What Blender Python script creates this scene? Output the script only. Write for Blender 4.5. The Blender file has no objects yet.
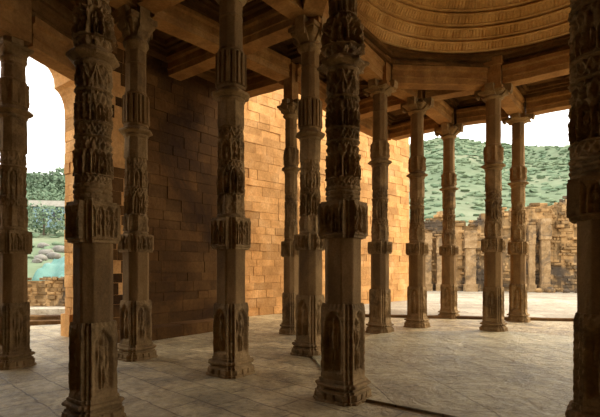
import bpy, bmesh, math, random
import numpy as np
from mathutils import Vector, Matrix

# ------------------------------------------------------------------ camera, sky, sun, exposure
scene = bpy.context.scene
FPX = 450.0                      # focal length in pixels of the 600 px wide frame
EYE = 1.6
cam_d = bpy.data.cameras.new('camera')
cam_d.sensor_fit = 'HORIZONTAL'
cam_d.sensor_width = 36.0
cam_d.lens = 36.0 * FPX / 600.0
cam_d.shift_y = 0.0992
cam_d.clip_end = 2000
cam = bpy.data.objects.new('camera', cam_d)
scene.collection.objects.link(cam)
cam.location = (0, 0, EYE)
cam.rotation_euler = (math.radians(90), 0, 0)
scene.camera = cam

world = bpy.data.worlds.new('overcast_sky')
scene.world = world
world.use_nodes = True
wn = world.node_tree
wn.nodes.clear()
w_out = wn.nodes.new('ShaderNodeOutputWorld')
w_bg = wn.nodes.new('ShaderNodeBackground')
w_tc = wn.nodes.new('ShaderNodeTexCoord')
w_sep = wn.nodes.new('ShaderNodeSeparateXYZ')
w_rmp = wn.nodes.new('ShaderNodeValToRGB')
w_rmp.color_ramp.elements[0].position = 0.0
w_rmp.color_ramp.elements[0].color = (1.0, 0.95, 0.86, 1)
w_rmp.color_ramp.elements[1].position = 0.6
w_rmp.color_ramp.elements[1].color = (0.97, 0.98, 1.0, 1)
w_bg.inputs['Strength'].default_value = 1.15
wn.links.new(w_tc.outputs['Generated'], w_sep.inputs[0])
wn.links.new(w_sep.outputs['Z'], w_rmp.inputs['Fac'])
wn.links.new(w_rmp.outputs['Color'], w_bg.inputs['Color'])
wn.links.new(w_bg.outputs[0], w_out.inputs['Surface'])

sun_d = bpy.data.lights.new('hazy_sun', 'SUN')
sun_d.energy = 1.6
sun_d.angle = math.radians(40)
sun_d.color = (1.0, 0.86, 0.66)
sun = bpy.data.objects.new('hazy_sun', sun_d)
scene.collection.objects.link(sun)
SUN_FROM = Vector((0.74, 0.26, 0.66)).normalized()      # direction towards the sun
sun.rotation_euler = SUN_FROM.to_track_quat('Z', 'Y').to_euler()

vs = scene.view_settings
vs.view_transform = 'Standard'
vs.look = 'None'
vs.gamma = 1.0
vs.use_curve_mapping = False
vs.exposure = 1.5
scene.cycles.max_bounces = 10
scene.cycles.diffuse_bounces = 7
scene.cycles.use_denoising = True

rng = np.random.default_rng(7)
random.seed(7)
COL = scene.collection

# ------------------------------------------------------------------ the hall's own axes (u along the aisles, v across)
GA = math.radians(53.13)
GU = Vector((math.cos(GA), math.sin(GA), 0))
GV = Vector((math.sin(GA), -math.cos(GA), 0))
GROT = math.atan2(GV.y, GV.x)           # local x -> v, local y -> u


def uv(u, v, z=0.0):
    p = GU * u + GV * v
    return Vector((p.x, p.y, z))


# ------------------------------------------------------------------ helpers
def tag(o, label, cat, group=None):
    o['label'] = label
    o['category'] = cat
    if group:
        o['group'] = group
    if 'kind' not in o:
        o['kind'] = 'thing'
    return o


def struct(o):
    o['kind'] = 'structure'
    return o


def empty(name, loc, rz=0.0):
    o = bpy.data.objects.new(name, None)
    o.empty_display_size = 0.2
    COL.objects.link(o)
    o.location = loc
    o.rotation_euler = (0, 0, rz)
    return o


class MB:
    def __init__(self):
        self.v = []
        self.f = []

    def add(self, verts, faces):
        n = len(self.v)
        self.v.extend([tuple(p) for p in verts])
        self.f.extend([tuple(i + n for i in f) for f in faces])

    def box(self, x0, x1, y0, y1, z0, z1):
        vs_ = [(x0, y0, z0), (x1, y0, z0), (x1, y1, z0), (x0, y1, z0),
               (x0, y0, z1), (x1, y0, z1), (x1, y1, z1), (x0, y1, z1)]
        self.add(vs_, [(3, 2, 1, 0), (4, 5, 6, 7), (0, 1, 5, 4), (1, 2, 6, 5), (2, 3, 7, 6), (3, 0, 4, 7)])

    def prism(self, poly, axis_pts):
        """sweep a list of closed loops (same count) into a capped solid"""
        n = len(poly)
        verts = []
        for M in axis_pts:
            verts += [M(p) for p in poly]
        faces = []
        k = len(axis_pts)
        for r in range(k - 1):
            for i in range(n):
                a, b = r * n + i, r * n + (i + 1) % n
                faces.append((a, b, b + n, a + n))
        faces.append(tuple(reversed(range(n))))
        faces.append(tuple(range((k - 1) * n, k * n)))
        self.add(verts, faces)

    def build(self, name, mat, parent=None, smooth=None):
        me = bpy.data.meshes.new(name)
        me.from_pydata(self.v, [], self.f)
        bm = bmesh.new()
        bm.from_mesh(me)
        bmesh.ops.recalc_face_normals(bm, faces=bm.faces)
        bm.to_mesh(me)
        bm.free()
        if smooth is not None:
            me.polygons.foreach_set('use_smooth', [True] * len(me.polygons))
            me.set_sharp_from_angle(angle=math.radians(smooth))
        me.materials.append(mat)
        o = bpy.data.objects.new(name, me)
        COL.objects.link(o)
        if parent is not None:
            o.parent = parent
        return o


# value noise -------------------------------------------------------
def _hash(i, j, k):
    n = (i.astype(np.int64) * 374761393 + j.astype(np.int64) * 668265263 + k.astype(np.int64) * 2147483647)
    n = (n ^ (n >> 13)) * 1274126177
    n = n ^ (n >> 16)
    return (n & 0xFFFF) / 65535.0


def vnoise(x, y, z):
    x, y, z = np.broadcast_arrays(np.asarray(x, float), np.asarray(y, float), np.asarray(z, float))
    i, j, k = np.floor(x), np.floor(y), np.floor(z)
    fx, fy, fz = x - i, y - j, z - k
    fx, fy, fz = fx * fx * (3 - 2 * fx), fy * fy * (3 - 2 * fy), fz * fz * (3 - 2 * fz)
    r = 0
    for a in (0, 1):
        for b in (0, 1):
            for c in (0, 1):
                w = (fx if a else 1 - fx) * (fy if b else 1 - fy) * (fz if c else 1 - fz)
                r = r + w * _hash(i + a, j + b, k + c)
    return r - 0.5


def fbm(x, y, z, o=3):
    r, a = 0, 1.0
    for _ in range(o):
        r = r + a * vnoise(x, y, z)
        x, y, z, a = x * 2.03 + 5.1, y * 2.03 + 9.7, z * 2.03 + 3.3, a * 0.5
    return r


# ------------------------------------------------------------------ materials
def new_mat(name):
    m = bpy.data.materials.new(name)
    m.use_nodes = True
    nt = m.node_tree
    nt.nodes.clear()
    out = nt.nodes.new('ShaderNodeOutputMaterial')
    b = nt.nodes.new('ShaderNodeBsdfPrincipled')
    nt.links.new(b.outputs[0], out.inputs['Surface'])
    return m, nt, b


def ramp(nt, stops):
    r = nt.nodes.new('ShaderNodeValToRGB')
    e = r.color_ramp.elements
    while len(e) < len(stops):
        e.new(0.5)
    for el, (p, c) in zip(e, stops):
        el.position = p
        el.color = (c[0], c[1], c[2], 1)
    return r


def noise(nt, vec, scale, detail=6, rough=0.6, dist=0.0):
    n = nt.nodes.new('ShaderNodeTexNoise')
    n.inputs['Scale'].default_value = scale
    n.inputs['Detail'].default_value = detail
    n.inputs['Roughness'].default_value = rough
    n.inputs['Distortion'].default_value = dist
    nt.links.new(vec, n.inputs['Vector'])
    return n


def mix(nt, a, b, fac, mode='MIX'):
    n = nt.nodes.new('ShaderNodeMix')
    n.data_type = 'RGBA'
    n.blend_type = mode
    for sock, val in ((n.inputs[6], a), (n.inputs[7], b), (n.inputs[0], fac)):
        if isinstance(val, (int, float)):
            sock.default_value = val
        elif isinstance(val, tuple):
            sock.default_value = (val[0], val[1], val[2], 1)
        else:
            nt.links.new(val, sock)
    return n.outputs[2]


def stone(name, dark, mid, light, scale=2.2, rough=0.85, bump=0.5, bump_scale=26.0, island=0.0, stain=None, stain_amt=0.6, stain_at=0.5,
          spec=0.08, stretch=(1, 1, 1)):
    m, nt, b = new_mat(name)
    geo = nt.nodes.new('ShaderNodeNewGeometry')
    mp = nt.nodes.new('ShaderNodeMapping')
    mp.inputs['Scale'].default_value = stretch
    nt.links.new(geo.outputs['Position'], mp.inputs['Vector'])
    vec = mp.outputs[0]
    n1 = noise(nt, vec, scale, 8, 0.65, 0.3)
    r1 = ramp(nt, [(0.28, dark), (0.5, mid), (0.74, light)])
    nt.links.new(n1.outputs['Fac'], r1.inputs['Fac'])
    col = r1.outputs['Color']
    if island > 0:
        r2 = ramp(nt, [(0.0, tuple(1 - island for _ in range(3))), (0.6, (1, 1, 1)),
                       (1.0, (1 + island * 0.45, 1 + island * 0.4, 1 + island * 0.32))])
        nt.links.new(geo.outputs['Random Per Island'], r2.inputs['Fac'])
        col = mix(nt, col, r2.outputs['Color'], 1.0, 'MULTIPLY')
    if stain is not None:
        n2 = noise(nt, vec, scale * 0.45, 5, 0.7, 0.8)
        r3 = ramp(nt, [(stain_at, (0, 0, 0)), (stain_at + 0.12, (stain_amt,) * 3)])
        nt.links.new(n2.outputs['Fac'], r3.inputs['Fac'])
        col = mix(nt, col, stain, r3.outputs['Color'])
    n3 = noise(nt, geo.outputs['Position'], bump_scale, 6, 0.7)
    spk = ramp(nt, [(0.3, (0.72, 0.70, 0.68)), (0.6, (1.08, 1.08, 1.08))])
    nt.links.new(n3.outputs['Fac'], spk.inputs['Fac'])
    col = mix(nt, col, spk.outputs['Color'], 0.8, 'MULTIPLY')
    nt.links.new(col, b.inputs['Base Color'])
    b.inputs['Roughness'].default_value = rough
    b.inputs['Specular IOR Level'].default_value = spec
    bp = nt.nodes.new('ShaderNodeBump')
    bp.inputs['Strength'].default_value = bump
    bp.inputs['Distance'].default_value = 0.02
    nt.links.new(n3.outputs['Fac'], bp.inputs['Height'])
    nt.links.new(bp.outputs[0], b.inputs['Normal'])
    return m


def floor_mat(name, dark, mid, light, angle, bw, bh, rough=0.42, mortar=0.014, tint_noise=1.3, bump=0.6):
    """worn stone slabs: brick pattern joints, tint per slab, polished by feet"""
    m, nt, b = new_mat(name)
    geo = nt.nodes.new('ShaderNodeNewGeometry')
    mp = nt.nodes.new('ShaderNodeMapping')
    mp.inputs['Rotation'].default_value = (0, 0, angle)
    nt.links.new(geo.outputs['Position'], mp.inputs['Vector'])
    wob = noise(nt, geo.outputs['Position'], 1.6, 6, 0.65)
    vm = nt.nodes.new('ShaderNodeVectorMath')
    vm.operation = 'MULTIPLY_ADD'
    nt.links.new(wob.outputs['Color'], vm.inputs[0])
    vm.inputs[1].default_value = (0.15, 0.15, 0)
    nt.links.new(mp.outputs[0], vm.inputs[2])
    br = nt.nodes.new('ShaderNodeTexBrick')
    br.inputs['Scale'].default_value = 1.0
    br.inputs['Brick Width'].default_value = bw
    br.inputs['Row Height'].default_value = bh
    br.inputs['Mortar Size'].default_value = mortar
    br.inputs['Mortar Smooth'].default_value = 0.35
    br.inputs['Color1'].default_value = (0.80, 0.79, 0.77, 1)
    br.inputs['Color2'].default_value = (1.1, 1.1, 1.1, 1)
    br.inputs['Mortar'].default_value = (0.55, 0.50, 0.44, 1)
    br.offset = 0.37
    nt.links.new(vm.outputs[0], br.inputs['Vector'])
    n1 = noise(nt, geo.outputs['Position'], tint_noise, 9, 0.68, 0.4)
    r1 = ramp(nt, [(0.3, dark), (0.5, mid), (0.72, light)])
    nt.links.new(n1.outputs['Fac'], r1.inputs['Fac'])
    col = mix(nt, r1.outputs['Color'], br.outputs['Color'], 1.0, 'MULTIPLY')
    ng = noise(nt, geo.outputs['Position'], 7.0, 8, 0.75, 0.8)
    rg = ramp(nt, [(0.34, (0.58, 0.55, 0.50)), (0.5, (1, 1, 1)), (0.68, (1.25, 1.24, 1.2))])
    nt.links.new(ng.outputs['Fac'], rg.inputs['Fac'])
    col = mix(nt, col, rg.outputs['Color'], 1.0, 'MULTIPLY')
    nt.links.new(col, b.inputs['Base Color'])
    n2 = noise(nt, geo.outputs['Position'], 11.0, 8, 0.75, 0.6)
    rr = nt.nodes.new('ShaderNodeMapRange')
    rr.inputs['From Min'].default_value = 0.3
    rr.inputs['From Max'].default_value = 0.7
    rr.inputs['To Min'].default_value = rough - 0.1
    rr.inputs['To Max'].default_value = rough + 0.22
    nt.links.new(n2.outputs['Fac'], rr.inputs['Value'])
    nt.links.new(rr.outputs[0], b.inputs['Roughness'])
    b.inputs['Specular IOR Level'].default_value = 0.36
    mm = nt.nodes.new('ShaderNodeMath')
    mm.operation = 'MULTIPLY_ADD'
    nt.links.new(br.outputs['Fac'], mm.inputs[0])
    mm.inputs[1].default_value = -0.9
    n4 = noise(nt, geo.outputs['Position'], 3.2, 5, 0.6, 0.5)
    m4 = nt.nodes.new('ShaderNodeMath')
    m4.operation = 'MULTIPLY_ADD'
    nt.links.new(n4.outputs['Fac'], m4.inputs[0])
    m4.inputs[1].default_value = 2.6
    nt.links.new(n2.outputs['Fac'], m4.inputs[2])
    nt.links.new(m4.outputs[0], mm.inputs[2])
    bp = nt.nodes.new('ShaderNodeBump')
    bp.inputs['Strength'].default_value = bump
    bp.inputs['Distance'].default_value = 0.05
    nt.links.new(mm.outputs[0], bp.inputs['Height'])
    nt.links.new(bp.outputs[0], b.inputs['Normal'])
    return m


def plain(name, col, rough=0.8, var=0.15, scale=3.0):
    c = Vector(col)
    return stone(name, tuple(c * (1 - var)), tuple(c), tuple(c * (1 + var)), scale=scale, rough=rough, bump=0.2)


M = {}
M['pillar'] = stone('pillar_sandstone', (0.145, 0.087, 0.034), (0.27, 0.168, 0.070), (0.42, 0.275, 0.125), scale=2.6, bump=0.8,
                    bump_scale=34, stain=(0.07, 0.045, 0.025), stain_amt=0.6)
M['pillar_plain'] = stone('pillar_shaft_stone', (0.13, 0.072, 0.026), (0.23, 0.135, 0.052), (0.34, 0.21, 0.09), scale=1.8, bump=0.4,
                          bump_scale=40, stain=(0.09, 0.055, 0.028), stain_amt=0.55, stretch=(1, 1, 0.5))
M['beam'] = stone('beam_sandstone', (0.19, 0.09, 0.026), (0.33, 0.17, 0.055), (0.47, 0.27, 0.10), scale=1.6, bump=0.5,
                  bump_scale=22, stain=(0.17, 0.085, 0.032), stain_amt=0.5)
M['soffit'] = stone('dark_ceiling_stone', (0.07, 0.033, 0.010), (0.135, 0.067, 0.021), (0.25, 0.14, 0.05), scale=1.3, bump=0.6,
                    bump_scale=24, stain=(0.045, 0.022, 0.009), stain_amt=0.7)  # darker stone tone with dark patches, for ceilings, cornices and kerbs
M['dome'] = stone('dome_sandstone', (0.46, 0.25, 0.08), (0.66, 0.40, 0.15), (0.78, 0.53, 0.25), scale=1.1, bump=0.6,
                  bump_scale=30, stain=(0.24, 0.12, 0.045), stain_amt=0.55)
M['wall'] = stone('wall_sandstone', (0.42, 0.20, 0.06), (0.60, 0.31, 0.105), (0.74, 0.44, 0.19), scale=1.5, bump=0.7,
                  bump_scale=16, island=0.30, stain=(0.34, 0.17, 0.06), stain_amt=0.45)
M['shadewall'] = stone('shade_darkened_sandstone', (0.049, 0.021, 0.005), (0.094, 0.043, 0.011), (0.164, 0.082, 0.025), scale=0.7, bump=0.7,
                      bump_scale=16, island=0.34, stain=(0.029, 0.013, 0.005), stain_amt=0.8)  # darker copy of the wall stone, its shade put into the colour
M['ruin'] = stone('ruin_stone', (0.140, 0.084, 0.037), (0.344, 0.209, 0.088), (0.521, 0.353, 0.177), scale=0.8, bump=0.8,
                  bump_scale=7, island=0.55, stain=(0.070, 0.056, 0.042), stain_amt=0.9, stain_at=0.46)
M['pilaster'] = stone('pale_pilaster_stone', (0.187, 0.115, 0.051), (0.340, 0.217, 0.102), (0.459, 0.315, 0.170), scale=2.5, bump=0.6, bump_scale=9,
                      stain=(0.102, 0.076, 0.051), stain_amt=0.7)
M['core'] = stone('wall_core_mortar', (0.16, 0.09, 0.04), (0.24, 0.14, 0.065), (0.32, 0.2, 0.1), scale=3)
M['floor'] = floor_mat('worn_floor_slabs', (0.19, 0.135, 0.06), (0.42, 0.31, 0.15), (0.64, 0.50, 0.27), -GROT + 0.12, 0.85, 0.45,
                       rough=0.46, bump=1.0)
M['octfloor'] = floor_mat('dome_floor_slabs', (0.20, 0.16, 0.08), (0.36, 0.295, 0.155), (0.53, 0.44, 0.25), -GROT + math.radians(45), 1.9, 0.95,
                          rough=0.40, mortar=0.010, bump=0.8)
M['court'] = floor_mat('courtyard_paving', (0.224, 0.172, 0.112), (0.344, 0.284, 0.194), (0.421, 0.361, 0.267), 0.2, 1.6, 0.8, rough=0.75,
                       tint_noise=0.5, bump=0.4)
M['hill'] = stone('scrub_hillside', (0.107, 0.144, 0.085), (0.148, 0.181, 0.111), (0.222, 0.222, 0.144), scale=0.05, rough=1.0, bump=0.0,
                  bump_scale=0.3, spec=0.0)  # distance haze put into these pale, low-contrast greens
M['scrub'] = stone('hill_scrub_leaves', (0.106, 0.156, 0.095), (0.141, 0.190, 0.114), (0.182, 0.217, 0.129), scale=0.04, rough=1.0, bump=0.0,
                   bump_scale=0.5, spec=0.0)  # close to the hillside tone, haze included in the colour
M['leaf'] = stone('tree_leaves', (0.080, 0.132, 0.080), (0.128, 0.180, 0.112), (0.184, 0.232, 0.152), scale=0.8, rough=0.9, bump=0.0, spec=0.1)  # haze over the trees mixed into paler leaf greens
M['bark'] = plain('tree_bark', (0.13, 0.10, 0.07))
M['tarp'] = stone('turquoise_tarpaulin', (0.068, 0.153, 0.128), (0.111, 0.221, 0.183), (0.170, 0.281, 0.234), scale=0.6, rough=0.55, bump=0.1)
M['paleplaster'] = plain('pale_plaster', (0.416, 0.384, 0.320))
M['bluewall'] = plain('blue_grey_wall', (0.20, 0.29, 0.33))
M['darkglass'] = plain('dark_window', (0.05, 0.06, 0.07), rough=0.3)
M['greendoor'] = plain('green_painted_door', (0.10, 0.24, 0.20), rough=0.6)
M['boulder'] = plain('grey_boulder', (0.20, 0.185, 0.155), var=0.3)


# ------------------------------------------------------------------ polar lofts with carved relief
def thetas(n, crit=()):
    t = list(np.linspace(-math.pi, math.pi, n, endpoint=False))
    for c in crit:
        for q in range(4):
            a = c + q * math.pi / 2
            a = (a + math.pi) % (2 * math.pi) - math.pi
            t += [a - 0.004, a + 0.004]
    return np.array(sorted(t))


def R_sq(th, a):
    return a / np.maximum(np.abs(np.cos(th)), np.abs(np.sin(th)))


def R_rect(th, a, b):
    return np.minimum(a / np.maximum(np.abs(np.cos(th)), 1e-6), b / np.maximum(np.abs(np.sin(th)), 1e-6))


def R_cross(th, a, b, c):
    return np.maximum(np.maximum(R_rect(th, a, b), R_rect(th, b, a)), R_sq(th, c))


def R_oct(th, a, d=None):
    d = a * 1.04 if d is None else d
    return np.minimum(R_sq(th, a), R_sq(th + math.pi / 4, d))


def loft(mb, th, rows, cx=0.0, cy=0.0):
    n = len(th)
    c, s = np.cos(th), np.sin(th)
    verts = []
    for z, r in rows:
        r = np.broadcast_to(np.asarray(r, float), th.shape)
        verts += [(cx + r[i] * c[i], cy + r[i] * s[i], z) for i in range(n)]
    faces = []
    for k in range(len(rows) - 1):
        for i in range(n):
            a, b = k * n + i, k * n + (i + 1) % n
            faces.append((a, b, b + n, a + n))
    faces.append(tuple(reversed(range(n))))
    k = len(rows) - 1
    faces.append(tuple(range(k * n, (k + 1) * n)))
    mb.add(verts, faces)


def gauss(s, t, cs, ct, ws, wt):
    return np.exp(-((s - cs) / ws) ** 2 - ((t - ct) / wt) ** 2)


def pat_figures(s, t):
    """a little figure in an arched niche; s -0.5..0.5 across, t 0..1 up"""
    fr = np.clip((np.abs(s) - 0.36) / 0.06, 0, 1)
    arch = np.clip((t - (0.93 - 1.2 * s * s)) / 0.05, 0, 1)
    sill = np.clip((0.08 - t) / 0.04, 0, 1)
    body = np.maximum.reduce([gauss(s, t, 0.0, 0.80, 0.09, 0.075), gauss(s, t, 0, 0.56, 0.13, 0.16), gauss(s, t, -0.07, 0.26, 0.06, 0.2),
                              gauss(s, t, 0.08, 0.24, 0.06, 0.18), gauss(s, t, 0.22, 0.52, 0.06, 0.14) * 0.8,
                              gauss(s, t, -0.22, 0.6, 0.06, 0.12) * 0.8])
    return np.maximum.reduce([fr, arch, sill, body])


def pat_leaf(s, t):
    w = 0.46 * np.sqrt(np.clip(1 - t, 0, 1)) + 0.02
    body = np.clip(1 - np.abs(s) / w, 0, 1) ** 0.5
    rib = np.exp(-(s / 0.05) ** 2) * 0.5
    return np.clip(body * 0.8 + rib * (t < 0.9), 0, 1)


def pat_lumps(s, t):
    a = gauss(s, t, 0, 0.45, 0.33, 0.34)
    b = gauss(np.abs(s), t, 0.5, 0.85, 0.2, 0.2) * 0.7
    return np.maximum(a, b)


def pat_flute(s, t):
    return np.clip(1.25 * np.cos(s * math.pi) ** 0.7 * (np.abs(t - 0.5) < 0.46), 0, 1)


def pat_chain(s, t):
    y = 0.75 - 0.5 * (0.25 - s * s) * 4
    return np.maximum.reduce([np.exp(-((t - y) / 0.1) ** 2), gauss(np.abs(s), t, 0.5, 0.35, 0.12, 0.35), np.clip((t - 0.88) / 0.05, 0, 1),
                              gauss(s, t, 0, 0.72, 0.12, 0.1)])


def pat_lattice(s, t):
    return np.clip(1.4 - 2.4 * np.abs(np.abs(s) * 2 - np.abs(2 * t - 1)), 0, 1)


PATS = {'fig': pat_figures, 'leaf': pat_leaf, 'lumps': pat_lumps, 'flute': pat_flute, 'chain': pat_chain, 'lat': pat_lattice}


def busy(th, z, seed, f=26.0):
    """crisp small-scale carving: ridged noise wrapped round the shaft"""
    a = 1 - 2 * np.abs(vnoise(np.cos(th) * 0.2 * f + seed, np.sin(th) * 0.2 * f, z * f * 0.8)) * 1.6
    b = 1 - 2 * np.abs(vnoise(np.cos(th) * 0.2 * f * 2 - seed, np.sin(th) * 0.2 * f * 2, z * f * 1.7)) * 1.6
    return np.clip(a, 0, 1) * 0.65 + np.clip(b, 0, 1) * 0.35 - 0.5


def carved_rows(th, bands, seed, rough=0.006, dz=0.016):
    """bands: list of (z0, z1, r0, r1, pattern, count, depth, shape)"""
    rows = []
    for (z0, z1, r0, r1, pat, cnt, dep, shp) in bands:
        n = max(2, int(round((z1 - z0) / dz)) + 1)
        if pat in ('ring', 'cove', None):
            n = max(3 if pat else 2, min(n, 7))
        for q in range(n):
            t = q / (n - 1)
            z = z0 + (z1 - z0) * t
            if q == 0 and rows:
                z += 0.0015
            base = r0 + (r1 - r0) * t
            r = R_oct(th, base) if shp == 'oct' else np.full(th.shape, base)
            if pat == 'ring':
                r = r + dep * math.sqrt(max(0, 1 - (2 * t - 1) ** 2))
            elif pat == 'cove':
                r = r - dep * math.sqrt(max(0, 1 - (2 * t - 1) ** 2))
            elif pat in PATS:
                ph = (th + math.pi) / (2 * math.pi) * cnt
                s = ph - np.floor(ph) - 0.5
                r = r - dep + dep * 1.25 * PATS[pat](s, np.full(th.shape, t))
            if pat in PATS and pat not in ('flute',):
                r = r + dep * 0.8 * busy(th, z, seed)
            if rough:
                r = r + rough * 2 * fbm(np.cos(th) * 7 + seed, np.sin(th) * 7 - seed, z * 24, 2) \
                      + rough * 1.6 * vnoise(np.cos(th) * 2.2 + seed, np.sin(th) * 2.2, z * 5)
            rows.append((z, r))
    return rows


# ------------------------------------------------------------------ pillars
def scroll_bracket(mb, ang, r_in, r_out, z0, z1, w):
    """corbel arm: an S-curved underside with a hanging bud at the tip"""
    L = r_out - r_in
    H = z1 - z0
    pr = [(0, 0)]
    for k in range(1, 9):
        t = k / 8
        pr.append((L * (0.05 + 0.62 * t), H * (0.55 * t ** 1.8)))
    for k in range(9):                      # bud
        a = math.radians(200 + k * 22)
        pr.append((L * 0.82 + L * 0.16 * math.cos(a), H * 0.5 + H * 0.3 * math.sin(a)))
    pr += [(L, H * 0.62), (L, H), (0, H)]
    c, s = math.cos(ang), math.sin(ang)

    def P(y):
        return lambda p: ((r_in + p[0]) * c - y * s, (r_in + p[0]) * s + y * c, z0 + p[1])
    mb.prism(pr, [P(-w), P(-w * 0.6), P(w * 0.6), P(w)])


def pillar(label, x, y, R=4.1, cap=5.85, bb=1.95, bt=2.32, pt=1.10, pb=0.26, style='slim', detail=1, rc=0.205, seed=0, impost=None,
           group=None, wblk=1.0, rz=0.0, top=6.15, reach=0.44, wide=1.0, bulge=1.3, knob=None, imp=0.2, capw=1.0):
    root = empty('carved_pillar', (x, y, 0), GROT + rz)
    root.scale = (wide, wide, 1)
    tag(root, label, 'pillar', group)
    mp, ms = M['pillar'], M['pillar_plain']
    nth = {2: 168, 1: 104, 0: 72}[detail]
    dz = {2: 0.0125, 1: 0.022, 0: 0.034}[detail]
    # base ------------------------------------------------
    a, b, c = 0.30, 0.205, 0.25
    th = thetas(96, (math.atan2(b, a), math.atan2(a, b)))
    k = pb / 0.26
    prof = [(0, 1.04), (0.03, 1.04), (0.033, 0.98), (0.06, 1.0), (0.095, 0.99), (0.11, 0.97), (0.113, 0.90), (0.125, 0.885), (0.14, 0.89), (0.143, 0.82),
            (0.155, 0.79), (0.17, 0.79), (0.172, 0.90), (0.18, 0.945), (0.195, 0.96), (0.21, 0.94), (0.218, 0.90), (0.22, 0.80), (0.235, 0.77), (0.238, 0.82),
            (0.26, 0.79)]
    rows = []
    for z, f in prof:
        r = R_cross(th, a * f, b * f, c * f)
        ph = (th + math.pi) / (2 * math.pi) * 16
        if 0.10 > z > 0.02:
            r = r - 0.022 * (np.abs(ph - np.floor(ph) - 0.5) < 0.16)
        r = r + 0.016 * fbm(np.cos(th) * 3 + seed, np.sin(th) * 3, z * 12 + seed, 3)
        rows.append((z * k, r))
    mb = MB()
    loft(mb, th, rows)
    mb.build('base', mp, root, 35)
    # pedestal with niches --------------------------------
    a, b, c = 0.226, 0.150, 0.186
    th = thetas(nth if detail < 2 else 220, (math.atan2(b, a), math.atan2(a, b)))
    rows = []
    n = int((pt - pb) / (dz * 1.3))
    face = np.round(th / (math.pi / 2)) * math.pi / 2
    loc = th - face
    r0 = R_cross(th, a, b, c)
    sx = np.clip(r0 * np.sin(loc) / (2 * b), -0.6, 0.6)
    onface = (np.abs(sx) < 0.49)
    for q in range(n + 1):
        t = q / n
        z = pb + (pt - pb) * t
        taper = 1.0 if t < 0.93 else 1.0 - 0.06 * ((t - 0.93) / 0.07) - 0.05 * np.cos(sx * math.pi * 5) ** 2 * ((t - 0.93) / 0.07)
        r = r0 * taper
        if 0.06 < t < 0.92:
            tt = (t - 0.06) / 0.86
            rel = pat_figures(sx * 1.02, np.full(th.shape, tt))
            r = r - np.where(onface, 0.042 * (1 - rel) - 0.012 * busy(th, z, seed), 0.0)
            r = r - np.where(~onface, 0.006 * (1 + np.cos(z * 60)), 0)
        r = r + 0.006 * fbm(np.cos(th) * 6 + seed, np.sin(th) * 6, z * 14, 2)
        if q == 0:
            z += 0.001
        rows.append((z, r))
    mb = MB()
    loft(mb, th, rows)
    mb.build('pedestal', mp, root, 40)
    # plain octagonal shaft -------------------------------
    th = thetas(64, (math.radians(22.5), math.radians(67.5)))
    rows = []
    for q in range(9):
        t = q / 8
        z = pt - 0.01 + (bb - pt + 0.02) * t
        r = R_oct(th, 0.203, 0.213) + 0.007 * fbm(np.cos(th) * 3 + seed, np.sin(th) * 3 + seed, z * 3, 3)
        rows.append((z, r))
    mb = MB()
    loft(mb, th, rows)
    mb.build('shaft', ms, root, 28)
    # carved block ----------------------------------------
    a, b, c = 0.262 * wblk, 0.160 * wblk, 0.192 * wblk
    th = thetas(nth, (math.atan2(b, a), math.atan2(a, b)))
    r0 = R_cross(th, a, b, c)
    face = np.round(th / (math.pi / 2)) * math.pi / 2
    sx = r0 * np.sin(th - face) / (2 * b)
    onface = np.abs(sx) < 0.49
    rows = []
    n = max(6, int((bt - bb) / dz))
    for q in range(n + 1):
        t = q / n
        z = bb + (bt - bb) * t
        f = 0.93 if t < 0.08 else (0.97 if t > 0.93 else 1.0)
        s3 = sx * 3 - np.floor(sx * 3) - 0.5
        rel = pat_figures(s3, np.full(th.shape, np.clip((t - 0.1) / 0.8, 0, 1)))
        r = r0 * f - np.where(onface, (0.034 * (1 - rel) - 0.02 * busy(th, z, seed)) * (0.1 < t < 0.9), 0)
        r = r + 0.009 * fbm(np.cos(th) * 5 + seed, np.sin(th) * 5, z * 14, 2)
        rows.append((z, r))
    mb = MB()
    loft(mb, th, rows)
    mb.build('carved_block', mp, root, 40)
    # carved round shaft ----------------------------------
    L = R - bt
    z = bt
    B = []

    def put(h, ra, rb, pat, cnt=0, dep=0.0, shp='c'):
        nonlocal z
        B.append((z, z + h, ra, rb, pat, cnt, dep, shp))
        z += h
    if style == 'rich':
        put(0.03, rc * 1.02, rc * 1.02, None)
        for _ in range(3):
            put(0.055, rc * 0.97, rc * 0.97, 'ring', 0, 0.018)
        rest = R - z
        put(rest * 0.06, rc, rc, 'lat', 22, 0.014)
        put(rest * 0.20, rc * 1.02, rc * 1.0, 'fig', 15, 0.040)
        put(rest * 0.10, rc * 1.03, rc * 1.0, 'lumps', 18, 0.034)
        put(0.03, rc, rc, 'ring', 0, 0.014)
        put(rest * 0.08, rc * 0.98, rc * 0.98, 'lat', 20, 0.018)
        put(0.03, rc, rc, 'ring', 0, 0.014)
        put(rest * 0.14, rc, rc, 'fig', 18, 0.030)
        put(rest * 0.10, rc, rc, 'lumps', 20, 0.026)
        put(0.03, rc, rc, 'ring', 0, 0.014)
        put(R - z, rc, rc * 0.97, 'chain', 9, 0.022)
    elif style == 'oct':
        put(0.06, rc * 0.97, rc * 0.97, 'ring', 0, 0.016)
        rest = R - z
        put(rest * 0.16, rc * 0.97, rc * 0.95, 'leaf', 8, 0.018, 'oct')
        put(rest * 0.22, rc * 0.95, rc * 0.95, 'fig', 11, 0.036)
        put(rest * 0.06, rc * 0.96, rc * 0.96, 'lat', 20, 0.014)
        put(rest * 0.18, rc * 0.93, rc * 0.93, 'fig', 8, 0.026)
        put(rest * 0.12, rc * 0.92, rc * 0.92, 'chain', 8, 0.018)
        put(R - z, rc * 0.92, rc * 0.90, None, 0, 0, 'oct')
    else:
        put(0.07, rc * 0.98, rc * 0.95, 'ring', 0, 0.014)
        rest = R - z
        put(rest * 0.18, rc * 0.95, rc * 0.93, 'leaf', 8, 0.018, 'oct')
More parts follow.
